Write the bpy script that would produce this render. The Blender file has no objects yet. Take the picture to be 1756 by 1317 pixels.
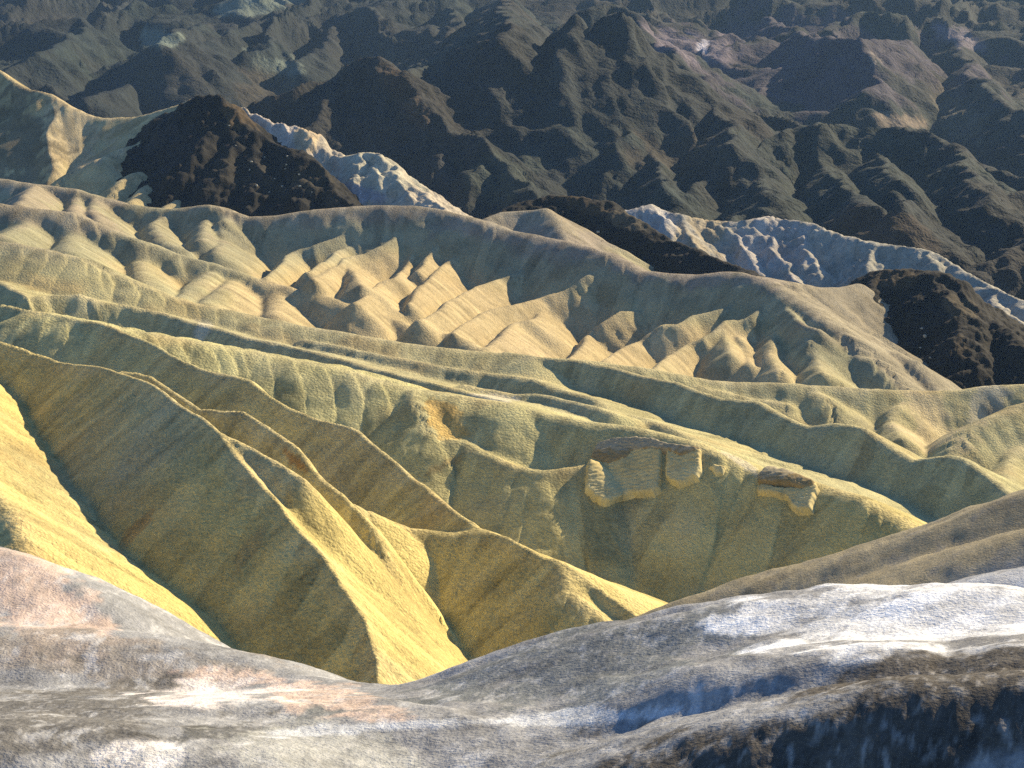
import bpy, math, random
import numpy as np
from mathutils import Vector

random.seed(7)
R = math.radians
scene = bpy.context.scene

# ------------------------------------------------------------------ camera
FPX = 3277.0                     # focal length in pixels of the 1756 px wide photograph
PITCH = R(9.67)
cam_d = bpy.data.cameras.new("camera")
cam = bpy.data.objects.new("camera", cam_d)
scene.collection.objects.link(cam)
cam.location = (0, 0, 0)
cam.rotation_euler = (R(90) - PITCH, 0, 0)
cam_d.sensor_width = 36.0
cam_d.lens = 36.0 * FPX / 1756.0
cam_d.clip_start = 0.5
cam_d.clip_end = 6000
scene.camera = cam
scene.cycles.use_denoising = False     # keep the fine grain of the ground

# ------------------------------------------------------------------ light
SUN_AZ = R(45)                   # clockwise from the view direction (+Y): from the right, a little beyond
SUN_EL = R(27)
world = bpy.data.worlds.new("World")
scene.world = world
world.use_nodes = True
wn = world.node_tree
sky = wn.nodes.new("ShaderNodeTexSky")
sky.sky_type = 'NISHITA'
sky.sun_disc = False
sky.sun_elevation = SUN_EL
sky.sun_rotation = SUN_AZ
sky.altitude = 200
sky.air_density = 1.0
sky.dust_density = 0.2
sky.ozone_density = 6.0
wn.links.new(sky.outputs[0], wn.nodes["Background"].inputs[0])
wn.nodes["Background"].inputs[1].default_value = 0.07
sun_d = bpy.data.lights.new("sun", 'SUN')
sun_d.energy = 4.6
sun_d.angle = R(0.53)
sun_d.color = (1.0, 0.785, 0.48)
sun = bpy.data.objects.new("sun", sun_d)
scene.collection.objects.link(sun)
sd = Vector((math.sin(SUN_AZ) * math.cos(SUN_EL), math.cos(SUN_AZ) * math.cos(SUN_EL), math.sin(SUN_EL)))
sun.rotation_euler = (-sd).to_track_quat('-Z', 'Y').to_euler()
sun.location = sd * 300
scene.view_settings.view_transform = 'Standard'
scene.view_settings.look = 'None'
scene.view_settings.exposure = 1.05
scene.view_settings.gamma = 1.0
scene.view_settings.use_curve_mapping = False

# ------------------------------------------------------------------ noise
_G = np.array([[math.cos(a), math.sin(a)] for a in np.arange(16) * math.pi / 8], np.float32)

def _hash(ix, iy, seed):
    n = (ix.astype(np.uint32) * np.uint32(374761393) + iy.astype(np.uint32) * np.uint32(668265263)
         + np.uint32((seed * 1442695041 + 12345) & 0xffffffff))
    n = (n ^ (n >> np.uint32(13))) * np.uint32(1274126177)
    n = (n ^ (n >> np.uint32(15))) * np.uint32(2246822519)
    return (n >> np.uint32(27)) & np.uint32(15)

def perlin(x, y, seed=0):
    x = np.asarray(x, np.float32); y = np.asarray(y, np.float32)
    fx = np.floor(x); fy = np.floor(y)
    ix = fx.astype(np.int32); iy = fy.astype(np.int32)
    dx = x - fx; dy = y - fy
    u = dx * dx * dx * (dx * (dx * 6 - 15) + 10)
    v = dy * dy * dy * (dy * (dy * 6 - 15) + 10)
    def g(ox, oy):
        h = _G[_hash(ix + ox, iy + oy, seed)]
        return h[..., 0] * (dx - ox) + h[..., 1] * (dy - oy)
    a = g(0, 0); b = g(1, 0); c = g(0, 1); d = g(1, 1)
    a = a + u * (b - a); c = c + u * (d - c)
    return (a + v * (c - a)) * 1.5

def fbm(x, y, octaves=4, seed=0, gain=0.5, lac=2.03):
    s = np.zeros_like(x, dtype=np.float32); a = 1.0
    for o in range(octaves):
        s += a * perlin(x, y, seed + o * 17)
        x = x * lac + 13.7; y = y * lac + 7.1; a *= gain
    return s

def ridged(x, y, octaves=4, seed=0, gain=0.5, lac=2.05):
    s = np.zeros_like(x, dtype=np.float32); a = 1.0; t = 0
    for o in range(octaves):
        s += a * (1 - np.abs(perlin(x, y, seed + o * 17)) * 1.6)
        t += a; x = x * lac + 3.7; y = y * lac + 9.1; a *= gain
    return s / t

def sstep(a, b, x):
    t = np.clip((x - a) / (b - a), 0, 1)
    return t * t * (3 - 2 * t)

# ------------------------------------------------------------------ survey helpers
CP, SP = math.cos(PITCH), math.sin(PITCH)

def ray(u, v):
    """direction of a sight line, scaled so that its y component is 1"""
    a = (u - 878.0) / FPX; b = -(v - 658.5) / FPX
    dy = CP + b * SP; dz = -SP + b * CP
    return a / dy, dz / dy

def pos(u, v, y):
    dx, dz = ray(u, v)
    return np.array((dx * y, y, dz * y))

def project(X, Y, Z):
    f = Y * CP - Z * SP
    b = (Y * SP + Z * CP) / f
    return 878.0 + FPX * X / f, 658.5 - FPX * b

# ------------------------------------------------------------------ height fields
class Field:
    """ground heights on a fan-shaped grid (finer near the viewer, coarser far off)"""
    def __init__(s, r0, r1, nr, nt, t0=-0.305, t1=0.305, floor=-60.0, warp=(0.0012, 0.03), power=1.0):
        s.t0, s.t1, s.nt, s.nr = t0, t1, nt, nr
        s.l0, s.l1 = math.log(r0), math.log(r1)
        th = np.linspace(t0, t1, nt); lr = np.linspace(s.l0, s.l1, nr)
        T, L = np.meshgrid(th, lr)
        RR = np.exp(L)
        s.X = (np.sin(T) * RR).astype(np.float32); s.Y = (np.cos(T) * RR).astype(np.float32)
        s.RR = RR.astype(np.float32)
        if callable(floor): s.H = floor(s.X, s.Y).astype(np.float32)
        else: s.H = np.full(s.X.shape, floor, np.float32)
        s.floor = float(s.H.min())
        s.S = np.zeros_like(s.H); s.D = np.full_like(s.H, 99.0); s.C = np.zeros_like(s.H)
        wa, wl = warp
        A = wa * s.RR
        q1 = T.astype(np.float32) / wl; q2 = L.astype(np.float32) / wl
        s.XW = s.X + A * fbm(q1, q2, 3, 5, 0.55); s.YW = s.Y + A * 1.5 * fbm(q1 + 50, q2, 3, 9, 0.55)

    def sample(s, x, y):
        r = np.hypot(x, y); t = np.arctan2(x, y)
        fi = np.clip((t - s.t0) / (s.t1 - s.t0) * (s.nt - 1), 0, s.nt - 1.001)
        fj = np.clip((np.log(r) - s.l0) / (s.l1 - s.l0) * (s.nr - 1), 0, s.nr - 1.001)
        i = fi.astype(int); j = fj.astype(int); a = fi - i; b = fj - j
        H = s.H
        return ((H[j, i] * (1 - a) + H[j, i + 1] * a) * (1 - b) + (H[j + 1, i] * (1 - a) + H[j + 1, i + 1] * a) * b)

    def land(s, u, v, y0, lift=0.0, y1=None):
        """where the sight line through (u, v) meets the ground (raised by lift), looking from distance y0 on"""
        dx, dz = ray(u, v)
        ys = np.linspace(y0, y1 or y0 * 1.6, 900)
        g = dz * ys - s.sample(dx * ys, ys) - lift
        k = np.nonzero(g < 0)[0]
        i = k[0] if len(k) else int(np.argmin(g))
        y = ys[i]
        if i > 0 and g[i] < 0 <= g[i - 1]:
            y = ys[i - 1] + (ys[i] - ys[i - 1]) * g[i - 1] / (g[i - 1] - g[i])
        return np.array((dx * y, y, dz * y))

    def line(s, pts, n=0.62, f=0.62, r=0.8, rill=0.0, wl=3.0, k=0.3, reach=60.0, L=150.0, seed=None, step=None):
        """a crest: ground falls from it at slope n on its right-hand (near) side and f on the other"""
        P = np.array(pts, float)
        if len(P) > 2:                                      # smooth the surveyed points
            Q = np.vstack((2 * P[0] - P[1], P, 2 * P[-1] - P[-2])); out = []
            for i in range(1, len(Q) - 2):
                seg = np.linalg.norm(Q[i + 1, :2] - Q[i, :2])
                m = max(2, int(seg / (step or 0.022 * P[:, 1].mean())))
                for t in np.arange(m) / m:
                    a, b, c, d = Q[i - 1], Q[i], Q[i + 1], Q[i + 2]
                    cr = 0.5 * (2 * b + (c - a) * t + (2 * a - 5 * b + 4 * c - d) * t * t + (3 * b - a - 3 * c + d) * t ** 3)
                    out.append(0.6 * cr + 0.4 * (b + (c - b) * t))
            P = np.array(out + [P[-1]])
        if seed is None: seed = int(abs(P[0, 0] * 7 + P[0, 1] * 3)) % 9973
        reach = min(reach, (P[:, 2].max() - s.floor) / min(n, f) + r)
        pr = np.hypot(P[:, 0], P[:, 1]); pt = np.arctan2(P[:, 0], P[:, 1])
        ra, rb = max(pr.min() - reach, 5.0), pr.max() + reach
        ta, tb = pt.min() - reach / pr.min(), pt.max() + reach / pr.min()
        j0 = int(np.clip((math.log(ra) - s.l0) / (s.l1 - s.l0) * (s.nr - 1), 0, s.nr)); j1 = int(np.clip((math.log(rb) - s.l0) / (s.l1 - s.l0) * (s.nr - 1) + 2, 0, s.nr))
        i0 = int(np.clip((ta - s.t0) / (s.t1 - s.t0) * (s.nt - 1), 0, s.nt)); i1 = int(np.clip((tb - s.t0) / (s.t1 - s.t0) * (s.nt - 1) + 2, 0, s.nt))
        if j1 - j0 < 2 or i1 - i0 < 2: return P
        sl = (slice(j0, j1), slice(i0, i1))
        x = s.XW[sl]; y = s.YW[sl]
        best = np.full(x.shape, -1e9, np.float32); bd = np.zeros_like(best); bz = np.zeros_like(best); bc = np.zeros_like(best); bs = np.zeros_like(best)
        arc = 0.0; sm = 0.5 * (n + f)
        for a, b in zip(P[:-1], P[1:]):
            ex, ey = b[0] - a[0], b[1] - a[1]; l2 = ex * ex + ey * ey
            if l2 < 1e-9: continue
            l = math.sqrt(l2)
            px = x - np.float32(a[0]); py = y - np.float32(a[1])
            t = np.clip((px * np.float32(ex) + py * np.float32(ey)) / np.float32(l2), 0, 1)
            qx = px - t * np.float32(ex); qy = py - t * np.float32(ey)
            d = np.sqrt(qx * qx + qy * qy)
            zc = np.float32(a[2]) + t * np.float32(b[2] - a[2])
            h = zc - np.float32(sm) * d
            w = h > best
            best[w] = h[w]; bd[w] = d[w]; bz[w] = zc[w]
            c = (qx * np.float32(-ey / l) + qy * np.float32(ex / l)) / np.maximum(d, 1e-4)   # +1 left of the walk, -1 right
            bc[w] = c[w]; bs[w] = (arc + t * l)[w]
            arc += l
        slope = f * (1 + bc) / 2 + n * (1 - bc) / 2
        de = np.sqrt(bd * bd + r * r) - r
        de = L * (1 - np.exp(-de / L)) if L > 0 else de * (1 - de / L)
        h = bz - slope * de
        S = bs + seed * 1.7 + 40.0 * (bc > 0)
        if rill:
            w_ = wl
            q = ridged(S / w_ + 0.15 * perlin(bd / w_, S * 0, seed), bd / (w_ * 5.0), 3, seed % 97, 0.55)
            h = h - rill * (1.0 - q) * sstep(0.3 * r, 0.3 * r + 3.0 * w_, bd) * 2.0
        h = h.astype(np.float32)
        H = s.H[sl]
        win = h > H
        s.S[sl] = np.where(win, S, s.S[sl]); s.D[sl] = np.where(win, bd, s.D[sl]); s.C[sl] = np.where(win, bc, s.C[sl])
        m = np.maximum(h, H)
        kk = np.maximum(k - np.abs(h - H), 0)
        s.H[sl] = m + (kk * kk / (4 * k) if k > 0 else 0)
        return P

    def crest(s, pts, **kw):
        return s.line([pos(*p) for p in pts], **kw)

    def spur(s, pts, y0, lift, y1=None, **kw):
        """a side rib lying on the slope already there, standing up to lift above it"""
        Q = np.array(pts, float); m = len(Q)
        dist = np.concatenate(([0], np.cumsum(np.hypot(*(np.diff(Q[:, :2], axis=0)).T))))
        t = dist / dist[-1]
        out = []
        for (u, v), a in zip(Q, t):
            lf = -0.22 * lift + 1.22 * lift * min(1.0, a / 0.55)
            out.append(s.land(u, v, y0, lf, y1))
        # walk outward: a crest never climbs on its way down
        for i in range(1, m):
            if out[i][2] > out[i - 1][2] + 0.3:
                dx, dz = out[i][0] / out[i][1], out[i][2] / out[i][1]
                zz = out[i - 1][2] - 0.02
                yy = zz / dz if dz < -1e-4 else out[i][1]
                if abs(yy - out[i][1]) < 0.15 * out[i][1]: out[i] = np.array((dx * yy, yy, zz))
        return s.line(out, **kw)

    def smooth(s, scale):
        ct = max(1, int(scale / ((s.t1 - s.t0) / s.nt))); cr = max(1, int(scale / ((s.l1 - s.l0) / s.nr)))
        for _ in range(2):
            for ax, w in ((1, ct), (0, cr)):
                P = np.concatenate((np.repeat(np.take(s.H, [0], ax), w + 1, ax), s.H, np.repeat(np.take(s.H, [-1], ax), w, ax)), ax).astype(np.float64)
                cs = np.cumsum(P, ax); n = s.H.shape[ax]
                s.H = ((np.take(cs, range(2 * w + 1, 2 * w + 1 + n), ax) - np.take(cs, range(0, n), ax)) / (2 * w + 1)).astype(np.float32)

    def gully(s, pts, y0, depth, wall=1.2, y1=None):
        """a narrow water-cut channel along the surveyed line"""
        P = np.array([s.land(u, v, y0, 0, y1) for u, v in pts]); P[:, 2] -= depth * np.minimum(1, 0.3 + np.arange(len(P)) / 2.0)
        best = np.full(s.H.shape, 1e9, np.float32)
        m = (np.abs(s.RR - np.hypot(P[:, 0], P[:, 1]).mean()) < 40)
        jj = np.nonzero(m.any(1))[0]; sl = slice(jj[0], jj[-1] + 1)
        x = s.XW[sl]; y = s.YW[sl]; b = best[sl]
        for a, c in zip(P[:-1], P[1:]):
            ex, ey = c[0] - a[0], c[1] - a[1]; l2 = ex * ex + ey * ey
            t = np.clip(((x - a[0]) * ex + (y - a[1]) * ey) / l2, 0, 1)
            d = np.hypot(x - a[0] - t * ex, y - a[1] - t * ey)
            b = np.minimum(b, a[2] + t * (c[2] - a[2]) + wall * np.maximum(d - 0.15, 0))
        h = s.H[sl]; k = 0.25
        q = np.maximum(k - np.abs(h - b), 0)
        s.H[sl] = np.where(b < 1e8, np.minimum(h, b) - q * q / (4 * k), h)

    def incise(s, scale, cut, sharpen, cap):
        """running water: hollows are cut deeper and narrower, crests left sharper"""
        ct = max(1, int(scale / ((s.t1 - s.t0) / s.nt))); cr = max(1, int(scale / ((s.l1 - s.l0) / s.nr)))
        Bl = s.H.copy()
        for _ in range(2):
            for ax, w in ((1, ct), (0, cr)):
                P = np.concatenate((np.repeat(np.take(Bl, [0], ax), w + 1, ax), Bl, np.repeat(np.take(Bl, [-1], ax), w, ax)), ax).astype(np.float64)
                cs = np.cumsum(P, ax); n = Bl.shape[ax]
                Bl = ((np.take(cs, range(2 * w + 1, 2 * w + 1 + n), ax) - np.take(cs, range(0, n), ax)) / (2 * w + 1)).astype(np.float32)
        lap = Bl - s.H
        m = cap * s.RR
        Sm = s.H.copy()
        Sm[:, 1:-1] = (s.H[:, :-2] + 2 * s.H[:, 1:-1] + s.H[:, 2:]) / 4
        Sm[1:-1] = (Sm[:-2] + 2 * Sm[1:-1] + Sm[2:]) / 4
        s.H += (Sm - s.H) * sstep(0, 0.3, lap / m)
        w_ = sstep(0, 0.3, lap / m)
        for _ in range(4):
            Sm = s.H.copy()
            Sm[2:-2, 1:-1] = (s.H[:-4, 1:-1] + 2 * s.H[1:-3, 1:-1] + 2 * s.H[2:-2, 1:-1] + 2 * s.H[3:-1, 1:-1] + s.H[4:, 1:-1] + s.H[2:-2, :-2] + s.H[2:-2, 2:]) / 10
            s.H += (Sm - s.H) * w_
        s.H -= cut * m * np.tanh(np.maximum(lap, 0) / m) - sharpen * m * np.tanh(np.maximum(-lap, 0) / m)

    def mesh(s, name, mat, keep=None, attrs=None):
        nr, nt = s.H.shape
        idx = np.arange(nr * nt).reshape(nr, nt)
        q = np.stack((idx[:-1, :-1], idx[:-1, 1:], idx[1:, 1:], idx[1:, :-1]), -1).reshape(-1, 4)
        if keep is not None:
            kk = (keep[:-1, :-1] | keep[:-1, 1:] | keep[1:, 1:] | keep[1:, :-1]).reshape(-1)
            q = q[kk]
        used = np.unique(q)
        remap = np.full(nr * nt, -1, np.int64); remap[used] = np.arange(len(used))
        q = remap[q]
        co = np.stack((s.X, s.Y, s.H), -1).reshape(-1, 3)[used].astype(np.float32)
        me = bpy.data.meshes.new(name)
        me.vertices.add(len(co)); me.vertices.foreach_set("co", co.ravel())
        me.loops.add(q.size); me.loops.foreach_set("vertex_index", q.ravel().astype(np.int32))
        me.polygons.add(len(q)); me.polygons.foreach_set("loop_start", np.arange(0, q.size, 4, dtype=np.int32))
        me.polygons.foreach_set("use_smooth", np.ones(len(q), bool))
        for an, (kind, arr) in (attrs or {}).items():
            if kind == 'COLOR':
                at = me.color_attributes.new(an, 'FLOAT_COLOR', 'POINT')
                c4 = np.ones((len(used), 4), np.float32); c4[:, :3] = arr.reshape(-1, 3)[used]
                at.data.foreach_set("color", c4.ravel())
            else:
                at = me.attributes.new(an, 'FLOAT', 'POINT')
                at.data.foreach_set("value", arr.reshape(-1)[used].astype(np.float32))
        me.update(); me.validate()
        me.materials.append(mat)
        o = bpy.data.objects.new(name, me)
        scene.collection.objects.link(o)
        return o

def blob(F, u, v, ru, rv, y0, y1, rot=0.0, soft=0.2, seed=0, rough=0.8):
    """0..1 patch on the ground around the place seen at (u, v): a stain, a bed or painted light or shade, with ragged edges"""
    U, V = F.uv
    du = U - u; dv = V - v
    c, s_ = math.cos(R(rot)), math.sin(R(rot))
    a = (du * c + dv * s_) / ru; b = (-du * s_ + dv * c) / rv
    d = np.sqrt(a * a + b * b) + rough * F.patch
    return (1 - sstep(1 - soft, 1 + soft, d)) * sstep(y0 - 2, y0 + 2, F.Y) * (1 - sstep(y1 - 2, y1 + 2, F.Y))

def mixc(C, m, col):
    return C + (np.array(col, np.float32) - C) * m[..., None]

# ------------------------------------------------------------------ materials
def earth_material(name, scales, bump, speck=0.35, rough=0.95, streak=0.25, crust=None, grain=0.25):
    """bare soil or rock: colour from the mesh (beds, stains, painted light and shade), grain and fine relief procedural"""
    m = bpy.data.materials.new(name); m.use_nodes = True
    nt = m.node_tree; N = nt.nodes; Lk = nt.links
    bs = N["Principled BSDF"]
    bs.inputs["Roughness"].default_value = rough
    bs.inputs["Specular IOR Level"].default_value = 0.12
    geo = N.new("ShaderNodeNewGeometry")
    att = N.new("ShaderNodeAttribute"); att.attribute_name = "tint"
    stk = N.new("ShaderNodeAttribute"); stk.attribute_name = "streak"
    def noise(scale, detail, rgh=0.6):
        n = N.new("ShaderNodeTexNoise"); n.inputs["Scale"].default_value = scale
        n.inputs["Detail"].default_value = detail; n.inputs["Roughness"].default_value = rgh
        Lk.new(geo.outputs["Position"], n.inputs["Vector"]); return n
    n1 = noise(scales[0], 4); n2 = noise(scales[1], 5, 0.7); n3 = noise(scales[2], 3, 0.6)
    def math_(op, a, b):
        x = N.new("ShaderNodeMath"); x.operation = op
        for i, q in enumerate((a, b)):
            if isinstance(q, (int, float)): x.inputs[i].default_value = q
            else: Lk.new(q, x.inputs[i])
        return x.outputs[0]
    # brightness factor: 1 + speck*(n2-.5)*2 + .2*(n1-.5) + streak*(s-.5)
    f = math_('ADD', math_('MULTIPLY', math_('SUBTRACT', n2.outputs["Fac"], 0.5), speck * 3.0),
              math_('MULTIPLY', math_('SUBTRACT', n1.outputs["Fac"], 0.5), 0.8))
    f = math_('ADD', f, math_('MULTIPLY', stk.outputs["Fac"], streak))
    f = math_('ADD', f, math_('MULTIPLY', math_('SUBTRACT', n3.outputs["Fac"], 0.5), grain * 3.0))
    f = math_('ADD', f, 1.0)
    f = math_('MAXIMUM', f, 0.25)
    vm = N.new("ShaderNodeVectorMath"); vm.operation = 'SCALE'
    Lk.new(att.outputs["Color"], vm.inputs[0]); Lk.new(f, vm.inputs["Scale"])
    Lk.new(vm.outputs[0], bs.inputs["Base Color"])
    h = math_('ADD', math_('MULTIPLY', n2.outputs["Fac"], bump[1]), math_('MULTIPLY', n3.outputs["Fac"], bump[2]))
    h = math_('ADD', h, math_('MULTIPLY', n1.outputs["Fac"], bump[0]))
    if crust:                                   # knobbly dried-mud crust
        vo = N.new("ShaderNodeTexVoronoi"); vo.feature = 'SMOOTH_F1'; vo.inputs["Scale"].default_value = crust[0]; vo.inputs["Smoothness"].default_value = 0.4
        wv = N.new("ShaderNodeVectorMath"); wv.operation = 'ADD'
        sc_ = N.new("ShaderNodeVectorMath"); sc_.operation = 'SCALE'; sc_.inputs["Scale"].default_value = 0.6 / crust[0]
        Lk.new(n2.outputs["Color"], sc_.inputs[0]); Lk.new(geo.outputs["Position"], wv.inputs[0]); Lk.new(sc_.outputs[0], wv.inputs[1])
        Lk.new(wv.outputs[0], vo.inputs["Vector"])
        h = math_('ADD', h, math_('MULTIPLY', vo.outputs["Distance"], -crust[1]))
    b = N.new("ShaderNodeBump"); b.inputs["Strength"].default_value = 1.0; b.inputs["Distance"].default_value = 1.0
    Lk.new(h, b.inputs["Height"]); Lk.new(b.outputs[0], bs.inputs["Normal"])
    return m

M_BAD = earth_material("badland_mudstone", (0.25, 2.4, 9.0), (0.03, 0.10, 0.06), 0.34, grain=0.3, crust=(4.0, 0.07), streak=0.27)
M_ROCK = earth_material("outcrop_rock", (0.5, 3.0, 9.0), (0.01, 0.02, 0.012), 0.2, streak=0.15, grain=0.25)
M_FORE = earth_material("pale_mudstone", (1.2, 6.0, 22.0), (0.02, 0.03, 0.02), 0.28, grain=0.28, crust=(14.0, 0.010))
M_DARK = earth_material("dark_lava_rock", (0.10, 0.6, 2.0), (0.15, 0.25, 0.12), 0.25)
M_WHITE = earth_material("white_ash_cliff", (0.12, 0.7, 2.4), (0.3, 0.35, 0.12), 0.30)
M_MTN = earth_material("mountain_rock", (0.03, 0.16, 0.6), (1.0, 1.5, 0.8), 0.50, grain=0.35)

def label(o, text, kind=None, cat=None, group=None):
    o['label'] = text
    if kind: o['kind'] = kind
    if cat: o['category'] = cat
    if group: o['group'] = group
    return o

#==TERRAIN==
# ================================================================== GOLDEN BADLANDS
B = Field(58, 520, 940, 960, t0=-0.36, t1=0.36, floor=lambda x, y: -62 + 0 * x)
g = B.crest
# --- front ridges
g([(-320,470,140),(-150,660,118),(-40,815,103),(28,893,95),(45,962,91),(110,1075,84),(190,1190,76)], n=.6, f=.68, r=.6, rill=.06, wl=1.6)
g([(-220,540,150),(0,590,144),(105,622,140),(170,632,133),(250,655,125),(300,690,119),(340,715,116),(378,746,112),(420,800,108),(480,872,104),(560,965,99),(610,1040,95),(640,1110,92),(652,1195,88),(668,1260,84)],
  n=.68, f=.95, r=.15, rill=.05, wl=1.6)
g([(210,640,131),(260,648,129),(340,703,123),(417,708,121),(460,735,119),(505,768,117),(555,825,114),(605,870,111.5),(640,905,110),(655,945,108.5),(656,985,107)], n=.85, f=1.5, r=.3, rill=.1, wl=2)
g([(385,749,112),(417,763,110.5),(468,792,109),(520,825,107.5)], n=.7, f=1.3, r=.3, rill=.1)
g([(-60,515,178),(0,525,176),(90,540,173),(170,556,170),(205,567,168),(270,598,163),(342,635,157),(400,648,153),(427,655,151),(465,683,148),(505,705,145),(547,724,142),(600,735,139),(625,750,137),(670,790,133),(720,832,129),(765,866,123.8),(800,893,120.5),(830,912,118.5),(870,923,116.5),(922,952,113.5),(966,970,112),(1010,1002,110),(1060,1035,108),(1103,1062,106.3),(1160,1112,102)],
  n=.68, f=.95, r=.2, rill=.06, wl=1.8)
g([(950,962,112.6),(966,972,111.6),(976,1014,108.8),(1010,1045,107),(1058,1077,105.2),(1090,1110,103)], n=.68, f=.5, r=.4, rill=.12)
g([(605,868,119),(650,889,119.5),(700,907,119.8),(765,913,119.5),(830,912,118.5)], n=.6, f=.5, r=.4, rill=.1)
g([(60,535,174),(120,547,172.5),(170,556,172),(250,571,173),(342,587,173),(410,599,173),(500,616,172),(600,636,171),(700,666,169),(790,682,167),(877,696,165)], n=.76, f=.5, r=4.0, rill=.04, wl=2.0)
g([(790,682,167),(877,696,165),(983,720,162),(1092,734,159),(1180,755,156),(1235,780,153),(1290,807,151),(1345,815,149),(1410,835,147),(1470,852,144),(1510,875,142),(1552,899,140),(1600,935,136)],
  n=.76, f=.5, r=1.2, rill=.05, wl=2.0)
g([(702,670,168),(712,690,165),(723,724,162),(735,742,160.5),(754,753,160),(790,756,160),(826,774,158),(887,800,155),(935,808,154),(975,803,154.5),(1007,797,155)], n=.6, f=.45, r=.5, rill=.15)
g([(-60,470,228),(0,484,225),(40,510,219),(80,509,220.5),(137,506,222),(175,518,222),(225,527,222),(273,537,221.5),(340,557,218),(410,577,214),(480,592,211.5),(547,606,208.5),(631,632,203),(735,657,197),(810,675,192),(877,694,186)], n=.85, f=.25, r=.5, rill=.1, wl=3)
g([(-80,408,244),(0,415,242),(80,428,240),(130,442,238),(180,464,236),(260,497,232),(330,520,230),(400,536,228),(480,551,226),(560,566,224),(640,580,222),(700,590,221),(760,597,220),(820,605,219),(870,607,218),(910,611,216)], n=.33, f=.55, r=1.5, L=400)
g([(870,607,218),(910,611,216),(960,617,214.5),(1010,624,213),(1060,634,211),(1100,644,209),(1156,657,206),(1200,673,203),(1238,684,201),(1296,690,199),(1340,715,195),(1388,731,192),(1430,727,191),(1480,735,188),(1520,763,185),(1566,789,182),(1627,782,181),(1651,787,179),(1679,804,177),(1733,848,172),(1790,890,167)],
  n=.86, f=.55, r=.7, rill=.06, wl=2.4)
g([(520,583,219),(580,594,217),(717,622,213),(836,640,211),(915,651,207),(956,666,204),(1017,685,199),(1055,709,194),(1100,716,191),(1180,750,183),(1230,775,176)], n=.6, f=.3, r=.6, rill=.2)
g([(795,660,201),(840,668,200),(880,676,199),(920,677,198),(950,683,196),(1000,695,193),(1048,708,189)], n=.6, f=.3, r=.5, rill=.1)
g([(920,613,217),(1000,620,219),(1090,629,220),(1156,642,221),(1241,655,222),(1361,660,222),(1463,666,223),(1540,670,224),(1610,672,225),(1680,666,226),(1756,661,227),(1850,655,228)], n=.68, f=.7, r=1.0, rill=.2)
g([(1620,800,198),(1638,768,202),(1660,740,205),(1700,717,208),(1756,694,211),(1850,660,214)], n=.6, f=.6, r=1.2)
sp = B.spur
sp([(1562,681),(1535,700),(1530,725),(1548,752),(1562,790)], 205, 3.0, n=.6, f=.6, r=.6, rill=.2)
sp([(1383,665),(1414,684),(1428,702),(1430,727)], 205, 2.0, n=.55, f=.6, r=1.2)
sp([(1187,659),(1296,684),(1344,691),(1352,706)], 205, 1.2, n=.5, f=.5, r=.8)
sp([(1752,760),(1737,770),(1727,795),(1722,825)], 185, 1.5, n=.6, f=.6, r=.8)
# --- dark smooth hill, mid left
g([(-60,345,287),(0,350,285),(120,366,283),(191,396,280),(307,437,275),(393,464,272),(478,488,268),(600,519,262),(692,556,255),(768,572,250),(829,602,243),(870,622,238)], n=.68, f=.6, r=2.2, rill=.2, wl=5)
for q in ([(140,378),(120,405),(110,432)], [(262,436),(240,450),(245,470),(256,496)], [(365,465),(330,490),(300,512)], [(400,478),(370,500),(345,520)], [(478,492),(470,515),(468,540)], [(60,362),(40,385),(0,405)]):
    sp(q, 245, 1.6, n=.55, f=.6, r=1.5)
# --- the ribbed ridge in the middle distance
CREST_M = g([(-80,300,334),(0,309,331),(60,316,329),(133,326,327),(218,350,324),(290,358,322),(358,352,320),(386,361,319),(427,372,318),(478,369,318),(540,360,318),(600,355,318),(700,353,318),(760,362,316),(830,379,312),(870,395,309),(960,413,303),(1040,434,296),(1100,465,290),(1190,471,287),(1230,467,285),(1270,468,283),(1310,480,279),(1350,505,273),(1380,525,268),(1410,545,263),(1440,574,257),(1465,606,253),(1492,616,251),(1531,650,247),(1550,672,244)],
  n=.74, f=.6, r=2.2, rill=.4, wl=5, L=110)
g([(1310,476,281),(1356,490,279),(1413,538,270),(1454,566,264),(1502,590,261),(1554,618,257),(1563,619,256),(1584,643,252),(1607,672,247)], n=.5, f=.65, r=1.0, rill=.2)
g([(1300,474,284),(1340,482,288),(1400,493,292),(1440,494,296),(1472,489,300)], n=.72, f=.7, r=1.5, rill=.5, wl=6)
ribs = [
 (4, [(600,395),(578,407),(537,423),(496,435),(485,455),(455,475)]),
 (5.5, [(690,392),(676,410),(628,435),(591,442),(585,452),(559,467),(537,482)]),
 (1.6, [(612,415),(587,428),(555,452),(530,470)]),
 (5.6, [(722,424),(706,438),(698,458),(675,480),(651,485),(630,505),(608,522)]),
 (2, [(756,416),(737,440),(716,467)]),
 (2.4, [(800,432),(764,453),(723,490),(703,523)]),
 (5, [(905,450),(889,467),(859,480),(821,494),(790,508),(770,521),(745,540),(719,553)]),
 (6, [(1030,445),(1007,473),(978,494),(928,514),(859,528),(825,539),(796,555),(777,574)]),
 (3.8, [(1120,528),(1105,533),(1067,535),(1035,555),(1012,574),(996,601),(975,617)]),
 (5, [(1268,502),(1255,524),(1209,540),(1187,545),(1162,558),(1137,560),(1096,586),(1050,610),(1030,622)]),
 (5, [(1325,510),(1321,517),(1289,545),(1271,552),(1244,553),(1230,564),(1207,581),(1184,590),(1152,611),(1118,638)]),
 (3, [(1350,520),(1353,533),(1380,560),(1405,567)]),
]
for lf, q in ribs:
    sp(q, 236, lf * 0.95, n=.85, f=.7, r=.5, rill=.22, wl=2.4)
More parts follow.
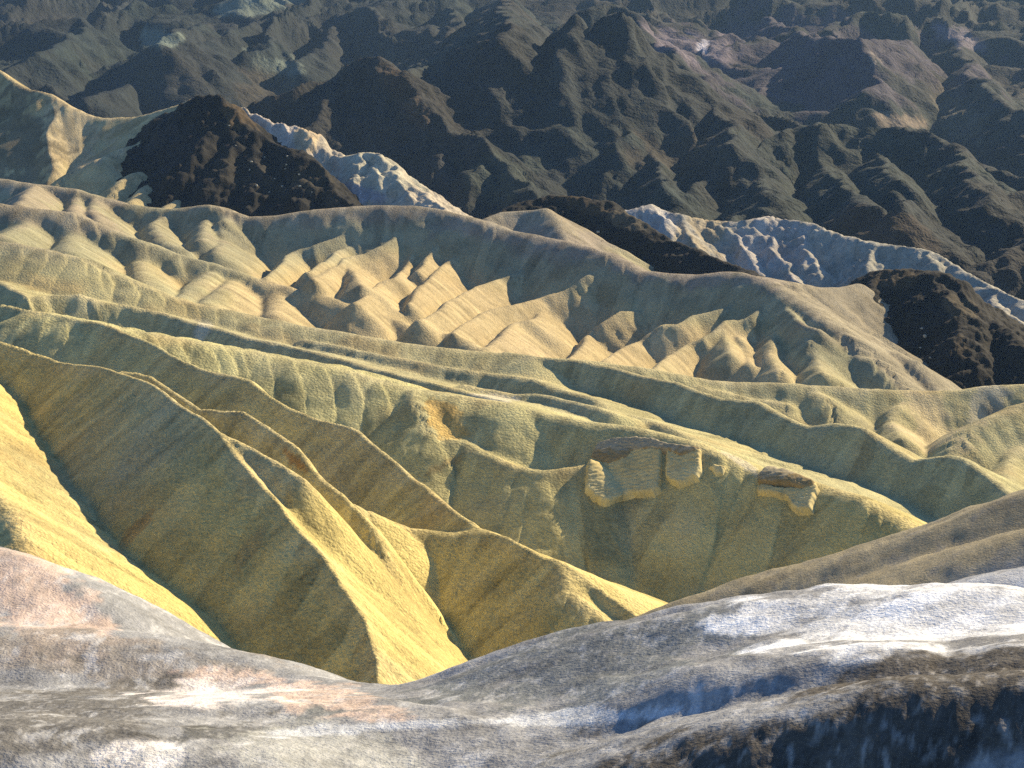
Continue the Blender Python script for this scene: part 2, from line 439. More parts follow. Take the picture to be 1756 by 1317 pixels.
for lf, q in [(4, [(928,514),(920,547),(905,552),(880,556),(860,577),(835,599)]), (3.5, [(1207,582),(1232,611),(1256,635),(1282,658)]), (3.5, [(1244,553),(1270,585),(1280,604),(1288,627),(1312,630),(1340,658)]),
              (2, [(1232,565),(1250,590),(1252,608)]), (3, [(1340,563),(1325,585),(1322,604),(1335,634),(1348,657)]), (3.5, [(1400,570),(1394,579),(1392,592),(1398,618),(1410,640),(1424,645),(1438,666)]),
              (3, [(591,442),(600,462),(618,490)]), (3, [(651,485),(668,505),(690,530)])]:
    sp(q, 232, lf, n=.62, f=.62, r=.6, rill=.2, wl=3)
for lf, q in [(2.5, [(130,328),(129,345),(122,370)]), (2.5, [(163,334),(158,353),(157,366),(175,385),(192,397)]), (4, [(300,362),(266,380),(268,393),(276,410),(296,423),(320,442)]), (4, [(391,361),(383,380),(378,410),(370,435),(365,455)]), (2, [(352,372),(350,395),(345,412)]), (2,[(60,318),(45,335),(35,352)])]:
    sp(q, 285, lf, n=.6, f=.62, r=1.0, rill=.25, wl=4)
# hump behind the ridge
g([(836,376,318),(865,366,321),(900,362,322),(935,360,321),(948,375,317),(958,392,312),(971,413,306)], n=.5, f=.6, r=1.0, rill=.15)
# --- far left hill
g([(-100,80,455),(0,125,436),(50,155,428),(85,163,423)], n=.80, f=.6, r=.8, rill=.35, wl=7, L=160)
g([(85,163,423),(115,180,420),(145,195,418),(180,204,416),(235,201,414),(285,188,412),(330,172,408)], n=.58, f=.6, r=.8, rill=.2, wl=7, L=160)
g([(85,163,423),(93,185,418),(90,205,413),(80,232,406),(83,262,399),(92,290,393),(82,315,387)], n=.85, f=.6, r=.5, rill=.3, wl=6)
for lf, q in [(4, [(245,240),(235,248),(205,258),(165,275),(130,295),(105,314)]), (4, [(262,290),(225,300),(200,320),(190,342)]), (4, [(283,302),(255,320),(225,347)]), (3,[(360,330),(300,345),(280,360)])]:
    sp(q, 340, lf, n=.6, f=.6, r=1.0, rill=.3, wl=4)

B.incise(0.006, 0.8, 0.35, 0.006)
# small unevenness of the whole ground
q1 = B.X; q2 = B.Y
B.H += 0.0006 * B.RR * (0.9 * fbm(q1 / (0.035 * B.RR.mean()), q2 / (0.05 * B.RR.mean()), 3, 31) )
B.H += 0.014 * fbm(q1 / 1.6, q2 / 1.6, 3, 41) * sstep(40, 120, B.RR)

def paint(F, C, rows):
    """beds, stains and painted light or shade: (u, v, half width, half height, tilt, nearest, farthest, strength, colour)"""
    for u, v, ru, rv, rot, y0, y1, k, col in rows:
        C = mixc(C, blob(F, u, v, ru, rv, y0, y1, rot) * k, col)
    return C

def colour_badlands(F):
    F.uv = project(F.X, F.Y, F.H)
    F.patch = fbm(F.X / 5, F.Y / 5, 5, 77, 0.65)
    big = fbm(F.X / 40, F.Y / 40, 3, 71)
    mid = fbm(F.X / 9, F.Y / 9, 3, 73)
    C = np.empty(F.H.shape + (3,), np.float32)
    C[:] = (0.56, 0.475, 0.19)
    C = mixc(C, sstep(132, 168, F.Y) * 0.8, (0.425, 0.425, 0.235))
    C = mixc(C, sstep(175, 215, F.Y) * 0.8, (0.40, 0.37, 0.205))
    C = mixc(C, sstep(255, 300, F.Y) * 0.8, (0.42, 0.355, 0.195))
    C = mixc(C, sstep(0.05, 0.9, big) * 0.45, (0.38, 0.37, 0.24))
    C = mixc(C, sstep(0.1, 0.9, mid) * 0.30, (0.42, 0.27, 0.11))
    C = mixc(C, sstep(0.1, 0.9, -mid) * 0.25, (0.42, 0.40, 0.30))
    C = mixc(C, (1 - sstep(0.3, 1.6, F.D)) * 0.15, (0.60, 0.50, 0.33))  # paler crest edges: light on the flat tops painted in
    rust = (0.36, 0.19, 0.055); white = (0.66, 0.63, 0.52); mauve = (0.30, 0.24, 0.205)
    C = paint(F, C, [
        (225, 920, 46, 13, -52, 90, 125, .6, (.44, .26, .09)), (440, 925, 60, 9, -58, 90, 130, .4, (0.32, 0.23, 0.11)), (400, 690, 22, 10, 0, 110, 140, .9, rust),
        (512, 795, 28, 10, 42, 100, 125, .8, rust), (745, 805, 50, 10, -25, 120, 175, .5, (0.28, 0.19, 0.085)), (755, 712, 26, 42, -20, 150, 175, .8, (0.58, 0.40, 0.13)),  # last one brightens the sunlit bowl, its light put into the colour
        (345, 570, 14, 20, 0, 205, 225, .5, white), (210, 545, 8, 20, 10, 180, 215, .4, white), (137, 530, 14, 24, 0, 180, 215, .6, (.60, .50, .28)), (855, 682, 40, 7, 4, 170, 215, .55, white),
        
        (1280, 800, 36, 6, 35, 140, 170, .5, white),
        (900, 402, 170, 22, 9, 285, 330, .9, (.33,.275,.225)), (1235, 478, 100, 16, 4, 270, 300, .8, mauve), (690, 370, 120, 16, 3, 300, 330, .6, (.25, .21, .165)), (1080, 455, 80, 14, 20, 280, 300, .7, mauve),
        (1440, 540, 60, 60, 0, 270, 310, .5, (.30, .28, .17)), (900, 380, 70, 30, 0, 306, 330, .6, (.36, .36, .27)), (1605, 730, 50, 60, 0, 200, 235, .5, (.56, .47, .30)), (1690, 720, 40, 50, 10, 215, 235, .6, (.45, .43, .34)),  # cream patch on the right facet is painted sunlight
        (905, 580, 60, 45, 30, 225, 262, .6, (.62, .53, .36)), (1240, 400, 0.1, 0.1, 0, 0, 1, 0, white), (110, 230, 70, 80, 0, 380, 440, .5, (.50, .42, .28)), (30, 250, 62, 100, 0, 370, 450, .85, (.17, .15, .10)),  # sunlit rib facet; far hill's lit and shaded sides, painted into the colour
    ])
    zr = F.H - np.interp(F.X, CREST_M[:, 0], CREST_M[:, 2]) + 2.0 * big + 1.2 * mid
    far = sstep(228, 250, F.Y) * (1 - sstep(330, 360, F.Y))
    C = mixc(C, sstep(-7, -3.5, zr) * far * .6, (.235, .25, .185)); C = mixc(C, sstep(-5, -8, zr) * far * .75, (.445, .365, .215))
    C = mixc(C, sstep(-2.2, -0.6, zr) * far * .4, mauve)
    st = fbm(F.S / 1.5, F.D / 12.0, 4, 13, 0.65)
    return C, st
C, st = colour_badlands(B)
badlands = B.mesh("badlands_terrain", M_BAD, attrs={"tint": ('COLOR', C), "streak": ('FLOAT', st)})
label(badlands, "golden mudstone badlands of sharp ridges and gullies", 'structure')

# ================================================================== DARK ROCK HILLS AND WHITE CLIFFS
def local(u0, u1, y0, y1, nr, nt, floor=-62.0, warp=(0.003, 0.012)):
    a = math.atan((u0 - 878) / FPX) - 0.004; b = math.atan((u1 - 878) / FPX) + 0.004
    return Field(y0, y1, nr, nt, a, b, floor=floor, warp=warp)

def plain(F, col, seed, sc=1.0):
    F.uv = project(F.X, F.Y, F.H)
    F.patch = fbm(F.X / (8 * sc), F.Y / (8 * sc), 5, seed, 0.65)
    C = np.empty(F.H.shape + (3,), np.float32); C[:] = col
    st = fbm(F.S / (2.5 * sc), F.D / (15 * sc), 3, seed + 3, 0.6)
    return C, st

def place(F, name, mat, C, st, text, margin=1.0):
    ground = B.sample(F.X, F.Y)
    keep = F.H > ground - margin
    o = F.mesh(name, mat, keep, {"tint": ('COLOR', C), "streak": ('FLOAT', st)})
    return label(o, text, 'structure')

D1 = local(180, 640, 330, 450, 170, 250)
D1.crest([(290,190,405),(304,184,404),(330,170,402),(352,163,400),(375,161,398),(386,178,395),(405,193,391),(432,222,386),(450,235,383),(480,250,379),(520,262,373),(545,285,368),(565,312,362),(590,338,356),(625,368,349)], n=.7, f=.9, r=.6, rill=.8, wl=5)
for lf, q in [(4, [(385,178),(370,215),(330,270),(290,318)]), (3, [(440,230),(440,290),(432,350)]), (3, [(405,195),(395,240),(375,300)]), (2.5, [(520,262),(520,310),(500,350)])]:
    D1.spur(q, 335, lf, n=.65, f=.65, r=.8, rill=.6, wl=4)
D1.H += 0.5 * (ridged(D1.X / 5, D1.Y / 7, 4, 43, .6) - .6) + 0.1 * fbm(D1.X / 3, D1.Y / 4, 4, 3, 0.6)
C, st = plain(D1, (0.020, 0.021, 0.021), 201)
C = paint(D1, C, [(402, 205, 30, 20, 30, 300, 460, .8, (.085, .062, .035)), (430, 300, 90, 22, 20, 300, 460, .5, (.05, .047, .038)), (540, 320, 50, 25, 40, 300, 460, .6, (.06, .054, .04)), (300, 250, 40, 40, 0, 300, 460, .4, (.04,.04,.044))])
place(D1, "dark_hill", M_DARK, C, st, "black rock hill below the white cliff at left with pale stones on its slope")

D2 = local(800, 1350, 285, 375, 170, 300)
D2.crest([(820,392,330),(850,370,338),(880,352,343),(910,342,345),(945,334,346),(1000,338,344),(1025,345,342),(1042,343,341),(1060,358,338),(1100,378,333),(1130,400,328),(1170,418,322),(1200,430,317),(1250,452,308),(1290,468,300),(1340,492,290)], n=.62, f=.9, r=.6, rill=.8, wl=5)
D2.H += 0.5 * (ridged(D2.X / 5, D2.Y / 7, 4, 45, .6) - .6) + 0.1 * fbm(D2.X / 3, D2.Y / 4, 4, 5, 0.6)
C, st = plain(D2, (0.020, 0.021, 0.021), 211)
C = paint(D2, C, [(1010, 355, 50, 14, 15, 250, 400, .6, (.075, .058, .036)), (1075, 375, 30, 12, 20, 250, 400, .7, (.10, .09, .065))])
place(D2, "dark_hill", M_DARK, C, st, "low black rock hill in the middle in front of pale blue cliffs")

D3 = local(1400, 1830, 240, 325, 200, 300)
D3.crest([(1440,500,310),(1470,486,310),(1500,466,308),(1540,460,306),(1580,462,304),(1605,463,302),(1630,470,300),(1643,480,298),(1648,497,295),(1670,520,291),(1690,540,287),(1720,562,282),(1756,585,276),(1830,620,268)], n=.5, f=.9, r=.6, rill=.8, wl=5)
for lf, q in [(3, [(1605,463),(1608,485),(1625,505),(1650,535),(1662,570)]), (2.5, [(1660,545),(1645,580),(1640,610)]), (2, [(1500,466),(1490,510),(1470,560)])]:
    D3.spur(q, 245, lf, n=.65, f=.65, r=.8, rill=.6, wl=4)
D3.H += 0.5 * (ridged(D3.X / 5, D3.Y / 7, 4, 47, .6) - .6) + 0.1 * fbm(D3.X / 3, D3.Y / 4, 4, 7, 0.6)
C, st = plain(D3, (0.020, 0.021, 0.021), 221)
C = paint(D3, C, [(1540, 475, 50, 14, 0, 230, 330, .6, (.065, .05, .03)), (1640, 520, 40, 18, 35, 230, 330, .8, (.08, .068, .046)), (1650, 590, 14, 25, 0, 230, 330, .5, (.065, .048, .028))])
place(D3, "dark_hill", M_DARK, C, st, "black rock hill at the right edge behind the ribbed ridge")

W1 = local(400, 800, 340, 430, 170, 240)
W1.crest([(412,185,402),(440,198,401),(470,208,399),(500,217,397),(528,222,395),(537,240,394),(545,262,392),(570,265,390),(590,268,388),(618,261,386),(650,263,382),(668,280,378),(690,302,373),(720,328,366),(745,347,360),(785,370,352)], n=.75, f=.8, r=.3, rill=.8, wl=3)
for lf, q in [(3, [(618,261),(612,285),(614,312)]), (3, [(650,263),(645,290),(655,320),(662,340)]), (1.5, [(668,282),(690,312),(706,332)]), (2, [(470,208),(475,230),(478,250)]), (2, [(530,222),(525,245),(540,275)])]:
    W1.spur(q, 345, lf, n=.75, f=.75, r=.4, rill=.4, wl=2.5)
W1.H += 0.35 * fbm(W1.X / 2.2, W1.Y / 3, 3, 233, 0.6) * (W1.X < -36)
C, st = plain(W1, (0.45, 0.41, 0.33), 231)
C = paint(W1, C, [(470, 230, 70, 40, 20, 300, 460, .9, (.50, .46, .41)), (525, 240, 22, 20, 0, 300, 460, .7, (.55, .43, .25)), (650, 290, 70, 45, 20, 300, 460, .7, (.42, .42, .33)), (605, 330, 75, 14, 15, 300, 460, .9, (.34, .33, .36))])
place(W1, "white_cliff", M_WHITE, C, st, "jagged white cliff beside the black hill at left")

W2 = local(1040, 1830, 290, 395, 170, 400)
W2.crest([(1060,362,358),(1080,356,360),(1120,350,362),(1145,362,362),(1190,374,362),(1250,380,362),(1290,376,363),(1312,373,364),(1335,371,364),(1362,378,363),(1392,382,361),(1415,392,358),(1440,403,355),(1470,407,352),(1500,416,349),(1545,421,346),(1590,428,343),(1620,445,338),(1645,462,332),(1700,490,322),(1756,516,312),(1830,548,300)], n=.7, f=.8, r=.4, rill=.4, wl=4)
for lf, q in [(3, [(1120,350),(1132,370),(1145,395),(1150,412)]), (2, [(1165,372),(1180,395),(1190,420)]), (3, [(1240,382),(1262,410),(1290,445),(1300,468)]), (3.5, [(1362,378),(1378,420),(1395,455),(1385,488)]), (2.5, [(1495,415),(1490,440),(1488,464)]), (2.5, [(1595,430),(1602,452)]), (2.5, [(1695,492),(1710,520),(1738,548)]), (2, [(1310,373),(1325,420),(1350,460),(1375,485)])]:
    W2.spur(q, 292, lf, n=.75, f=.7, r=.4, rill=.5, wl=2.5)
C, st = plain(W2, (0.37, 0.36, 0.31), 241)
C = paint(W2, C, [(1320, 420, 75, 55, 10, 280, 400, .9, (.42, .40, .375)), (1215, 400, 45, 30, 20, 280, 400, .8, (.36, .31, .21)), (1110, 370, 40, 30, 0, 280, 400, .7, (.44, .43, .42)), (1560, 450, 160, 40, 10, 280, 400, .6, (.35, .35, .295)), (1690, 545, 60, 20, 35, 280, 400, .8, (.33, .31, .33))])
place(W2, "white_cliff", M_WHITE, C, st, "long pale blue grey cliff behind the black hills at right")

# ================================================================== MOUNTAINS
def mtn_floor(x, y):
    h = np.where(y < 640, -52.0, -52 + (y - 640) * 0.165)
    amp = 4 + 14 * sstep(700, 1000, y)
    n = ridged(x / 150 + 0.35 * fbm(x / 90, y / 90, 2, 61), y / 190, 5, 51, 0.52)
    return h + amp * (n - 0.5) * 2.0
E = Field(400, 1750, 440, 640, t0=-0.36, t1=0.36, floor=mtn_floor, warp=(0.006, 0.035))
E.floor = -60.0
CR = []
def e(pts, **kw):
    CR.append((E.crest(pts, **kw), 1.0))

def side_ribs(F, P, spacing, length, seed, slope=0.52, wl=5.0, rill=0.6, sides=(1, -1), sharp=0.85):
    """smaller ridges running down both flanks of a crest, uneven in spacing, length and bearing"""
    rng = np.random.default_rng(seed)
    d = np.concatenate(([0], np.cumsum(np.hypot(*np.diff(P[:, :2], axis=0).T))))
    out = []
    for sd_ in sides:
        s_ = rng.uniform(0, spacing)
        while s_ < d[-1]:
            p = np.array([np.interp(s_, d, P[:, k]) for k in range(3)]); q = np.array([np.interp(min(s_ + 4, d[-1]), d, P[:, k]) for k in range(3)])
            t = (q - p)[:2]; t /= np.linalg.norm(t) + 1e-6
            nrm = np.array((t[1], -t[0])) * sd_
            down = t * (-np.sign(q[2] - p[2]) if abs(q[2] - p[2]) > .3 else 0)
            bear = nrm + down * rng.uniform(.1, .7) + t * rng.uniform(-.25, .25); bear /= np.linalg.norm(bear)
            L = length * rng.uniform(.45, 1.3); n = 6; pts = [p - (0, 0, .4)]
            for k in range(n):
                bear = bear + rng.uniform(-.22, .22, 2); bear /= np.linalg.norm(bear)
                st_ = L / n; pts.append(pts[-1] + np.array((bear[0] * st_, bear[1] * st_, -slope * rng.uniform(.75, 1.15) * st_)))
            out.append(F.line(pts, n=sharp, f=sharp, r=.5, rill=rill, wl=wl, k=.8, reach=length * .45, L=200))
            s_ += spacing * rng.uniform(.45, 1.6)
    return out
KW = dict(n=.72, f=.7, r=.6, rill=1.5, wl=4.5, k=.6, reach=160, L=250)
e([(680,230,620),(700,212,640),(760,178,680),(850,122,730),(930,75,770),(985,24,810),(1020,12,818),(1052,8,822),(1078,22,815),(1110,60,790),(1145,95,765),(1165,98,755),(1205,140,735),(1262,187,715),(1330,203,700),(1400,220,680)], **KW)
e([(1165,98,755),(1150,140,725),(1085,203,670),(1040,238,640),(985,285,605),(940,315,580),(903,338,562)], **KW)
e([(1150,140,725),(1155,190,690),(1180,225,665),(1215,265,635),(1250,300,600)], **KW)
e([(440,175,585),(500,160,592),(560,135,600),(590,118,602),(620,102,602),(640,98,600),(658,103,597),(690,120,592),(713,150,584),(738,180,575),(770,222,560),(790,232,553),(830,238,545),(852,263,535),(879,300,520),(908,330,503)], **KW)
K3 = dict(KW, rill=2.2, wl=5)
e([(1120,352,500),(1180,330,520),(1230,297,545),(1280,262,565),(1340,225,590),(1390,211,600),(1440,215,600),(1520,219,598),(1590,224,594),(1615,235,588),(1640,255,580),(1680,282,568),(1756,305,555),(1850,330,545)], **K3)
K4 = dict(KW, rill=1.0, wl=5, r=1.0)
e([(1240,380,440),(1300,366,452),(1370,372,450)], **K4)
e([(1400,412,430),(1429,398,436),(1475,373,446),(1537,380,440),(1590,406,430),(1634,440,415)], **K4)
e([(1545,375,458),(1600,365,464),(1690,342,475),(1756,325,482),(1850,300,490)], **K4)
e([(1640,470,420),(1660,430,432),(1700,402,444),(1756,380,452),(1850,350,460)], **K4)
e([(1650,490,392),(1690,455,402),(1756,420,412),(1850,385,420)], **K4)
es = E.spur
for lf, q in [(9, [(1060,20),(1085,75),(1088,120),(1072,152),(1050,165)]), (8, [(985,26),(975,70),(960,110)]), (7, [(1090,205),(1065,240),(1070,270),(1040,312)]), (7, [(1112,250),(1130,290),(1148,322)]),
              (8, [(590,118),(560,160),(545,200),(528,238)]), (7, [(790,233),(760,270),(740,300),(720,325)]), (6, [(840,250),(820,290),(810,330)]),
              (9, [(1400,213),(1410,245),(1420,285),(1450,320),(1490,355),(1506,372)]), (7, [(1600,228),(1585,280),(1560,320),(1540,350)]), (7, [(1640,258),(1680,315),(1700,345)]), (6, [(1290,262),(1300,300),(1330,340)]), (6, [(1480,218),(1500,265),(1540,310)]),
              (7, [(1230,165),(1240,210),(1262,250)]), (6, [(700,215),(720,200)])]:
    CR.append((es(q, 405, lf, **dict(KW, rill=1.0, wl=6, r=.6)), .55))
for lf, q in [(16, [(765,-15),(782,32),(775,65),(740,100),(712,122)]), (14, [(860,-10),(875,45),(866,88)]), (14, [(600,-10),(570,60),(510,120)]), (14, [(520,-10),(440,40),(330,85),(240,135),(150,172)]), (14, [(250,-10),(150,50),(60,95),(0,130)]),
              (16, [(1630,40),(1649,100),(1706,165),(1770,215)]), (14, [(1490,80),(1500,140),(1470,170)]), (16, [(1300,30),(1380,60),(1480,70),(1560,55)]), (12, [(360,40),(300,60),(250,100)])]:
    CR.append((es(q, 640, lf, y1=1740, **dict(KW, rill=1.5, wl=9, r=1.0)), 1.6))
for i_, (P, sc) in enumerate(CR):
    for Q in side_ribs(E, P, 34 * sc, 60 * sc, 700 + i_, slope=.65, rill=.9, sides=((-1,) if i_ in (0, 1, 3) else (1, -1))):
        if sc > 1.2 and np.random.default_rng(i_).random() < .9: side_ribs(E, Q, 9 * sc, 22 * sc, 900 + i_, slope=.69, rill=.5, wl=4)
E.incise(0.006, 0.8, 0.4, 0.006)
E.H += (0.0 + 1.4 * sstep(780, 950, E.Y)) * (ridged(E.X / 34 + 0.4 * fbm(E.X / 20, E.Y / 20, 2, 91), E.Y / 40, 4, 95) - 0.5) * 2
E.H += 0.35 * fbm(E.X / 7, E.Y / 9, 3, 99)
C, st = plain(E, (0.024, 0.033, 0.037), 251, 5.0)
big = fbm(E.X / 120, E.Y / 120, 3, 301); mid = fbm(E.X / 40, E.Y / 40, 3, 305)
C = mixc(C, sstep(0, .7, big) * .7, (.026, .042, .042)); C = mixc(C, sstep(0, .7, -big) * .6, (.040, .037, .034)); C = mixc(C, sstep(.2, .9, mid) * .5, (.046, .050, .048))
mint = (.15, .19, .165); lilac = (.066, .060, .082)
C = paint(E, C, [(1500, 280, 260, 80, 5, 480, 640, .8, (.028, .043, .042)), (1150, 280, 90, 60, -30, 560, 760, .6, (.055, .046, .037)), (820, 300, 90, 45, 0, 480, 600, .8, (.044, .058, .050)), (1530, 400, 110, 30, 15, 380, 480, .8, (.05, .04, .032)),
    (700, 170, 14, 80, -35, 480, 600, .7, (.075, .056, .04)), (265, 65, 28, 13, 10, 700, 1700, .9, mint), (300, 66, 18, 8, -20, 700, 1700, .8, mint), (485, 112, 50, 18, 10, 600, 1700, .8, mint), (430, 8, 60, 14, -10, 700, 1700, .8, mint),  # narrow strip down the crest is sunlight painted brown
    (1400, 110, 230, 75, 5, 700, 1700, .85, lilac), (1205, 82, 70, 26, 10, 700, 1700, .8, (.16, .14, .17)), (1208, 80, 10, 16, 0, 700, 1700, .9, (.45, .45, .52)), (1650, 68, 45, 14, 20, 700, 1700, .9, (.19, .17, .20)), (1500, 105, 8, 24, -35, 700, 1700, .9, (.30, .26, .22)),
    (1545, 207, 60, 14, 8, 600, 1700, .9, (.19, .16, .13)), (1640, 200, 60, 30, 30, 600, 1700, .6, (.12, .11, .08)), (450, 160, 60, 40, 0, 580, 1700, .5, (.085, .072, .05))])
mountains = E.mesh("mountains", M_MTN, None, {"tint": ('COLOR', C), "streak": ('FLOAT', st)})
label(mountains, "dark brown and green mountains with shadowed ravines", 'structure')

# ================================================================== PALE FOREGROUND MOUNDS
A = Field(16, 105, 420, 760, t0=-0.45, t1=0.45, floor=-50.0, warp=(0.002, 0.05))
def a(pts, **kw):
    A.crest(pts, **dict(dict(L=-40.0, reach=130), **kw))
a([(-120,925,44),(0,955,42),(60,985,41),(110,1030,40),(150,1085,39)], n=.22, f=.7, r=1.5, k=.5)
a([(-100,1075,37),(60,1085,37),(160,1090,37),(280,1110,36.5),(390,1130,36),(450,1158,35.3),(520,1175,34.5),(600,1190,33.5),(690,1207,32.5)], n=.24, f=.7, r=2, k=.5)
a([(640,1222,32.8),(700,1210,32.3),(800,1190,31.8),(870,1152,31.6),(960,1110,31.6),(1060,1085,31.4),(1160,1070,31),(1230,1050,30.6),(1300,1037,30.2),(1370,1030,29.7)], n=.54, f=.7, r=1.4, k=.6)
a([(1160,1072,31),(1230,1050,30.6),(1300,1035,30.2),(1450,1015,29.4),(1560,1010,28.8),(1650,1008,28.2),(1756,1020,27.5),(1900,1050,26.5)], n=.3, f=.7, r=1.6, k=.4)
a([(560,1245,27),(640,1240,26.8),(850,1240,26.5),(960,1225,26.3),(1100,1195,26),(1160,1175,25.6),(1300,1145,25),(1450,1125,24.4),(1540,1122,24),(1600,1140,23.6),(1640,1152,23.4),(1680,1146,23.2),(1756,1132,23),(1900,1110,22.6)], n=.5, f=.17, r=.4, k=.5, L=-6.0)
a([(1240,1300,21),(1350,1245,21),(1450,1205,21),(1560,1175,20.9),(1700,1165,20.6),(1850,1150,20.4)], n=.6, f=.35, r=.3, k=.15)
a([(200,1228,27.4),(330,1215,27.8),(430,1215,28),(520,1225,27.6)], n=.8, f=.3, r=.3, k=.15)
a([(-100,1262,24),(150,1268,24.5),(260,1278,24.3),(380,1300,24)], n=.35, f=.3, r=.8)
a([(960,1130,50),(1060,1078,54),(1100,1062,55),(1200,1025,55),(1300,990,55),(1450,948,54.5),(1600,903,54),(1700,868,53.5),(1756,850,53),(1900,800,52)], n=.42, f=.7, r=1.0, k=.3)
a([(1560,1005,47),(1600,985,47),(1650,960,47),(1756,925,46.5),(1880,880,46)], n=.45, f=.4, r=.6)
a([(1690,1012,40),(1756,985,40),(1850,960,40)], n=.45, f=.4, r=.6)
a([(-300,1290,26),(300,1300,25.8),(700,1290,25.5),(1200,1270,24.5),(1900,1240,23)], n=.36, f=.3, r=3, L=-80)
A.smooth(0.0042)
A.H += 0.04 * fbm(A.X / 1.6, A.Y / 1.6, 3, 131) + 0.014 * fbm(A.X / 0.4, A.Y / 0.4, 3, 137)
A.H += 0.008 * fbm(A.X / 0.40, A.Y / 1.0, 4, 151, .6) * sstep(43, 46, A.Y)

A.uv = project(A.X, A.Y, A.H); A.patch = fbm(A.X / 2, A.Y / 2, 4, 155)
low = blob(A, 1500, 1262, 440, 110, 10, 30, -11, .3, rough=.4)
A.H += low * (0.016 * fbm(A.X / .22, A.Y / .28, 4, 157, .6) + 0.035 * fbm(A.X / .8, A.Y / 1.1, 3, 159))
C, st = plain(A, (0.29, 0.31, 0.335), 261, 0.25)
mot = fbm(A.X / 0.8 + 0.6 * fbm(A.X / 2, A.Y / 2, 2, 311), A.Y / 1.4, 5, 313, 0.7)
fine = fbm(A.X / 0.16, A.Y / 0.28, 3, 317, 0.6)
near = 1 - sstep(43, 46, A.Y)
C = mixc(C, sstep(44, 46, A.Y), (.33, .295, .20))
C = paint(A, C, [(60, 1020, 150, 75, 25, 20, 48, .9, (.60, .49, .43)), (150, 1130, 260, 40, 5, 20, 48, .8, (.30, .28, .255)), (110, 1235, 250, 62, 0, 15, 40, .85, (.13, .13, .125)), (350, 1258, 110, 16, -4, 15, 40, .8, (.07, .075, .075)), (560, 1200, 160, 22, 12, 20, 48, .9, (.66, .54, .47)),  # near-black patch below the low crest is painted shade in the hollow
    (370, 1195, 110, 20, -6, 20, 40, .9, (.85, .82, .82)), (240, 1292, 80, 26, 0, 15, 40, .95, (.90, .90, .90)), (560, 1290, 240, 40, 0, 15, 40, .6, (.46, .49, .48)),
    (1060, 1130, 330, 55, -14, 20, 40, .9, (.16, .185, .20)), (1620, 1055, 340, 66, -2, 15, 40, .97, (.82, .88, .95))])  # blue-grey patch: shade on the left-facing slope, put into the colour
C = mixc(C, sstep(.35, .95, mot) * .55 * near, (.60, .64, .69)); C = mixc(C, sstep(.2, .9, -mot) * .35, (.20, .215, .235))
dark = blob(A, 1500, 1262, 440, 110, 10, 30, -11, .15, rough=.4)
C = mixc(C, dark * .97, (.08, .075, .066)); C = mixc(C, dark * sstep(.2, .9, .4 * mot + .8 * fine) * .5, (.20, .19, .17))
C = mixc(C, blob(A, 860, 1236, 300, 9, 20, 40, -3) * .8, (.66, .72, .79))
C = mixc(C, sstep(.1, .8, fine) * .3 * near, (.58, .60, .62)); C = mixc(C, sstep(.1, .8, -fine) * .25, (.18, .185, .19))
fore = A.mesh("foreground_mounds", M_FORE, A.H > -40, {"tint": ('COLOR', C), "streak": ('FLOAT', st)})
C_FORE = C
label(fore, "pale grey and pinkish mudstone mounds in the foreground", 'structure')

# ================================================================== CAPPED OUTCROPS ON THE GOLDEN RIDGE
def inside(px, py, poly):
    r = np.zeros(px.shape, bool); n = len(poly)
    for i in range(n):
        x1, y1 = poly[i]; x2, y2 = poly[(i + 1) % n]
        c = ((y1 > py) != (y2 > py)) & (px < (x2 - x1) * (py - y1) / (y2 - y1 + 1e-9) + x1)
        r ^= c
    return r

def edge_dist(px, py, poly):
    d = np.full(px.shape, 1e9); n = len(poly)
    for i in range(n):
        x1, y1 = poly[i]; x2, y2 = poly[(i + 1) % n]
        ex, ey = x2 - x1, y2 - y1; t = np.clip(((px - x1) * ex + (py - y1) * ey) / (ex * ex + ey * ey + 1e-9), 0, 1)
        d = np.minimum(d, np.hypot(px - x1 - t * ex, py - y1 - t * ey))
    return d

